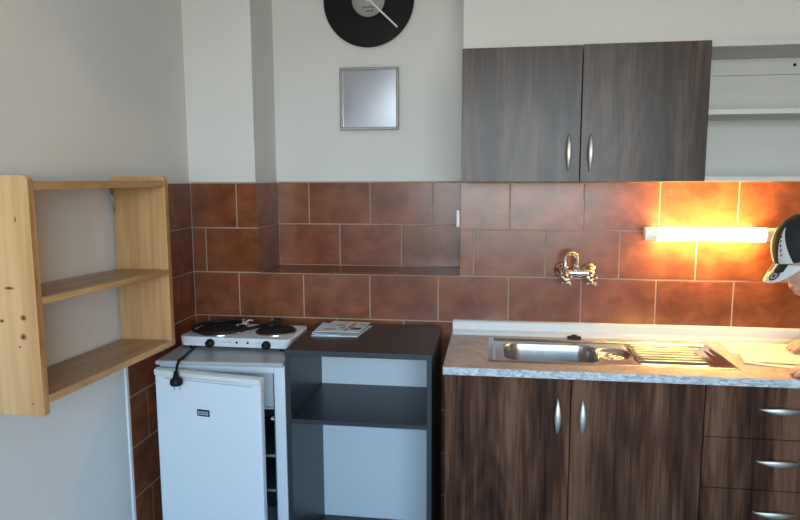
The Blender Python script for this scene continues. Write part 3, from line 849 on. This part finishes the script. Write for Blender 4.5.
for sgn in (1, -1):
    hip = pel + Vector((.03*sgn*0, .09*sgn, -.06)); knee = Vector((2.90, -.88+.12*sgn, -.98)); an = Vector((2.97, -.88+.13*sgn, -FLOOR+.08))
    k.chain(p0, [(hip, .092), (hip.lerp(knee, .5), .082), (knee, .06), (knee.lerp(an, .35), .062), (an, .04), (an+Vector((-.07,0,-.035)), .035), (an+Vector((-.16,0,-.05)), .028)])
bm = bmesh.new(); capsules(bm, k)
capsule(bm, ch+Vector((.03,.14,.02)), ch+Vector((.01,-.16,.02)), .085, .085)
def blob(c, r, fr=True, seg=24):
    res = bmesh.ops.create_uvsphere(bm, u_segments=seg, v_segments=seg//2, radius=1)
    for v in res['verts']:
        q = v.co.copy(); v.co = HL(c[0]+q.x*r[0], c[1]+q.y*r[1], c[2]+q.z*r[2])
blob((0,0,-.015), (.096,.076,.095))               # skull
blob((.028,0,-.075), (.062,.058,.075))            # face
blob((.048,0,-.125), (.036,.040,.028))            # jaw and chin
blob((.094,0,-.068), (.016,.011,.020)); blob((.090,0,-.052), (.010,.008,.026))   # nose
blob((.083,.0,-.103), (.012,.022,.005)); blob((.082,.0,-.111), (.012,.019,.005))   # lips
for s in (1, -1):
    blob((.078,.030*s,-.045), (.012,.016,.010)); blob((.0,.077*s,-.055), (.018,.010,.032)); blob((.082,.030*s,-.030), (.012,.020,.006))
bm = fused(bm, .0042, 3)
seen = set(); isl = []
for v in bm.verts:
    if v in seen: continue
    st = [v]; seen.add(v); comp = []
    while st:
        a = st.pop(); comp.append(a)
        for e_ in a.link_edges:
            b = e_.other_vert(a)
            if b not in seen: seen.add(b); st.append(b)
    isl.append(comp)
isl.sort(key=len, reverse=True); print('ISLANDS', [len(c) for c in isl])
for c_ in isl[1:]: bmesh.ops.delete(bm, geom=c_, context='VERTS')
body = obj('body', bm, SKIN, t, smooth=True)
# clothing
k = Sk()
q0 = k.add(pel+Vector((0,0,.02)), (.163,.133)); q1 = k.add(pel.lerp(ch,.5)+Vector((0,0,.03)), (.150,.120), q0); q2 = k.add(ch, (.165,.130), q1)
k.add(ch.lerp(nk, .45)+Vector((0,0,.02)), .100, q2)
for sh_, el in ((Vector((2.76,-.50,-.26)), Vector((2.88,-.24,-.50))), (Vector((2.72,-.93,-.27)), Vector((2.74,-.78,-.55)))):
    k.chain(q2, [(sh_, .076), (sh_.lerp(el,.5), .066), (sh_.lerp(el,.72), .062)])
bm = bmesh.new(); capsules(bm, k); capsule(bm, ch+Vector((.03,.14,.02)), ch+Vector((.01,-.16,.02)), .108, .112); bm = fused(bm, .008, 4); obj('shirt', bm, SHIRT, t, smooth=True)
k = Sk(); q0 = k.add(pel+Vector((0,0,-.03)), (.166,.135))
for sgn in (1, -1):
    hip = pel + Vector((0, .09*sgn, -.06)); knee = Vector((2.90, -.88+.12*sgn, -.98)); an = Vector((2.97, -.88+.13*sgn, -FLOOR+.08))
    k.chain(q0, [(hip, .105), (hip.lerp(knee,.5), .094), (knee, .074), (knee.lerp(an,.35), .075), (an+Vector((0,0,.04)), .062)])
bm = bmesh.new(); capsules(bm, k); bm = fused(bm, .008, 4); obj('trousers', bm, JEANS, t, smooth=True)
for sgn in (1, -1):
    bm = bmesh.new(); an = Vector((2.97, -.88+.13*sgn, -FLOOR+.08))
    res = bmesh.ops.create_uvsphere(bm, u_segments=24, v_segments=16, radius=1)
    for v in res['verts']:
        v.co = Vector((an.x-.07+v.co.x*.145, an.y+v.co.y*.048*(1-.15*v.co.x), -FLOOR+.001+max(0, .045+v.co.z*.055+(.02*v.co.x if v.co.z > 0 else 0))))
    obj('shoe', bm, BLACK, t, smooth=True)
bm = bmesh.new()                                  # short hair at the back and temples
res = bmesh.ops.create_uvsphere(bm, u_segments=32, v_segments=20, radius=1)
for v in res['verts']:
    q = v.co; v.co = HL(-.006+q.x*.0965, q.y*.081, -.018+q.z*.092)
bmesh.ops.delete(bm, geom=[f for f in bm.faces if (f.calc_center_median()-HC).dot(fwd) > .03 or (f.calc_center_median()-HC).dot(upv) < -.085 or ((f.calc_center_median()-HC).dot(upv) < -.04 and (f.calc_center_median()-HC).dot(fwd) > -.02)], context='FACES')
obj('hair', bm, HAIR, t, smooth=True)
# cap
bm = bmesh.new(); na, ne = 320, 90; rings = []
for j in range(ne+1):
    el = math.radians(90*j/ne); ring_ = []
    for i in range(na):
        az = 2*PI*i/na
        ce = math.cos(el)**.85
        ring_.append((HL(.108*ce*math.cos(az), .092*ce*math.sin(az), -.015+.123*math.sin(el)), az, el))
    rings.append(ring_)
V = [[bm.verts.new(p[0]) for p in rg] for rg in rings[:-1]]; top = bm.verts.new(rings[-1][0][0])
def capmat(az, el):
    a = math.degrees(az); a = a-360 if a > 180 else a
    e = math.degrees(el)
    aa = abs(a)
    lo, hi = 7+e*.22, 36-e*.22                  # swept white side flash
    return 1 if lo < aa < hi and e < 58 else 0
for j in range(ne-1):
    for i in range(na):
        f = bm.faces.new((V[j][i], V[j][(i+1)%na], V[j+1][(i+1)%na], V[j+1][i]))
        f.material_index = capmat(2*PI*(i+.5)/na if i+.5 < na else 0, math.radians(90*(j+.5)/ne)); f.smooth = True
for i in range(na): bm.faces.new((V[-1][i], V[-1][(i+1)%na], top)).smooth = True
cap = obj('cap', bm, [CAPB, CAPW], t)
md = cap.modifiers.new('thickness', 'SOLIDIFY'); md.thickness = .0025; md.offset = 1
def brimP(u, v, d=0):   # u across -1..1, v 0..1 outwards
    az = u*math.radians(50)
    x0, y0 = .106*math.cos(az), .093*math.sin(az)
    ext = .074*(1-abs(u)**2.6)
    x = x0 + v*ext; y = y0*(1+.04*v)
    x = x0 + v*ext*.78
    return HL(x, y, -.014 - .020*(y/.08)**2 - v*ext*(.50+.12*v) + d)
bm = bmesh.new(); nu, nv = 96, 32
for d0 in (0,):
    V = [[bm.verts.new(brimP(-1+2*i/nu, j/nv)) for j in range(nv+1)] for i in range(nu+1)]
for i in range(nu):
    for j in range(nv):
        f = bm.faces.new((V[i][j], V[i+1][j], V[i+1][j+1], V[i][j+1])); f.smooth = True
        u = -1+2*(i+.5)/nu; v = (j+.5)/nv
        tri = .08 < abs(u) < .50 and v < .60-.75*abs(abs(u)-.30)
        f.material_index = 1 if tri else 0
bmesh.ops.remove_doubles(bm, verts=bm.verts, dist=1e-6)
br = obj('brim', bm, [CAPW, CAPB], cap)
md = br.modifiers.new('thickness', 'SOLIDIFY'); md.thickness = .003; md.offset = 1
bm = bmesh.new()                                  # round emblem on the brim, outlined figure left plain
for r0, r1, mi, dz in ((.0, .0165, 0, .0036), (.0, .0115, 1, .0040), (0, .005, 0, .0044)):
    c = bm.verts.new(brimP(-.28, .72, dz)); R_ = []
    for q in range(24):
        a = 2*PI*q/24
        R_.append(bm.verts.new(brimP(-.28+r1/.088*math.sin(a), min(1, max(0, .72+r1/.072*math.cos(a)*.95)), dz)))
    for q in range(24):
        f = bm.faces.new((c, R_[q], R_[(q+1)%24])); f.material_index = mi
obj('emblem', bm, [CAPB, CAPG], cap)
for sgn in (1, -1):                               # small marks down the white flash
    bm = bmesh.new()
    for q in range(5):
        e = 14+q*7
        az = math.radians(sgn*19)
        pts = []
        for da, de in ((-1.6,-1.6),(2,-1.6),(1.4,1.8),(-2,1.8)):
            el = math.radians(e+de); a_ = az+math.radians(da); ce = math.cos(el)**.85
            pts.append(bm.verts.new(HL(.1125*ce*math.cos(a_), .0965*ce*math.sin(a_), -.015+.127*math.sin(el))))
        f = bm.faces.new(pts); f.material_index = 1 if q == 0 else 0
    obj('side_marking', bm, [CAPB, REDINK], cap)

# ------------------------------------------------------------------ lift everything onto the floor level
for o in list(COL.objects):
    if o.parent is None: o.location.z += FLOOR

# ------------------------------------------------------------------ light
w = bpy.data.worlds.new('sky'); S.world = w; w.use_nodes = True
nt = w.node_tree; N = nt.nodes; L = nt.links; bgd = N['Background']
tc = N.new('ShaderNodeTexCoord'); sp_ = N.new('ShaderNodeSeparateXYZ'); L.new(tc.outputs['Generated'], sp_.inputs[0])
cr = N.new('ShaderNodeValToRGB'); mr = N.new('ShaderNodeMapRange')
mr.inputs['From Min'].default_value = -1; mr.inputs['From Max'].default_value = 1
L.new(sp_.outputs['Z'], mr.inputs['Value']); L.new(mr.outputs['Result'], cr.inputs['Fac'])
e = cr.color_ramp.elements
e[0].position = 0; e[0].color = (.36,.34,.29,1); e[1].position = 1; e[1].color = (.20,.48,1,1)
q = e.new(.47); q.color = (.48,.46,.40,1); q = e.new(.52); q.color = (.78,.93,1.0,1); q = e.new(.65); q.color = (.38,.68,1,1)
L.new(cr.outputs['Color'], bgd.inputs['Color']); bgd.inputs['Strength'].default_value = 5.0
pl = bpy.data.lights.new('window_portal', 'AREA'); pl.shape = 'RECTANGLE'; pl.size = WX1-WX0; pl.size_y = WZ1-WZ0; pl.cycles.is_portal = True
po = bpy.data.objects.new('window_portal', pl); COL.objects.link(po); po.location = ((WX0+WX1)/2, RY-.13, (WZ0+WZ1)/2+FLOOR); po.rotation_euler = (PI/2, 0, 0)

# ------------------------------------------------------------------ camera
cam = bpy.data.cameras.new('camera'); co = bpy.data.objects.new('camera', cam); COL.objects.link(co)
cam.sensor_fit = 'HORIZONTAL'; cam.sensor_width = 36; cam.lens = 644.14/800*36; cam.clip_start = .05
yw, pt, rl = .14186, .12558, -.00346
f_ = Vector((-math.sin(yw)*math.cos(pt), math.cos(yw)*math.cos(pt), -math.sin(pt)))
r_ = Vector((math.cos(yw), math.sin(yw), 0)); u_ = r_.cross(f_)
r2 = math.cos(rl)*r_ + math.sin(rl)*u_; u2 = -math.sin(rl)*r_ + math.cos(rl)*u_
Mx = Matrix((r2, u2, -f_)).transposed().to_4x4(); Mx.translation = Vector((1.3392, -2.7412, .0159+FLOOR))
co.matrix_world = Mx
S.camera = co
S.view_settings.view_transform = 'Standard'; S.view_settings.look = 'None'; S.view_settings.gamma = 1; S.view_settings.use_curve_mapping = False
S.view_settings.exposure = 1.75
S.cycles.use_denoising = True
S.cycles.max_bounces = 10; S.cycles.diffuse_bounces = 6; S.cycles.sample_clamp_indirect = 8
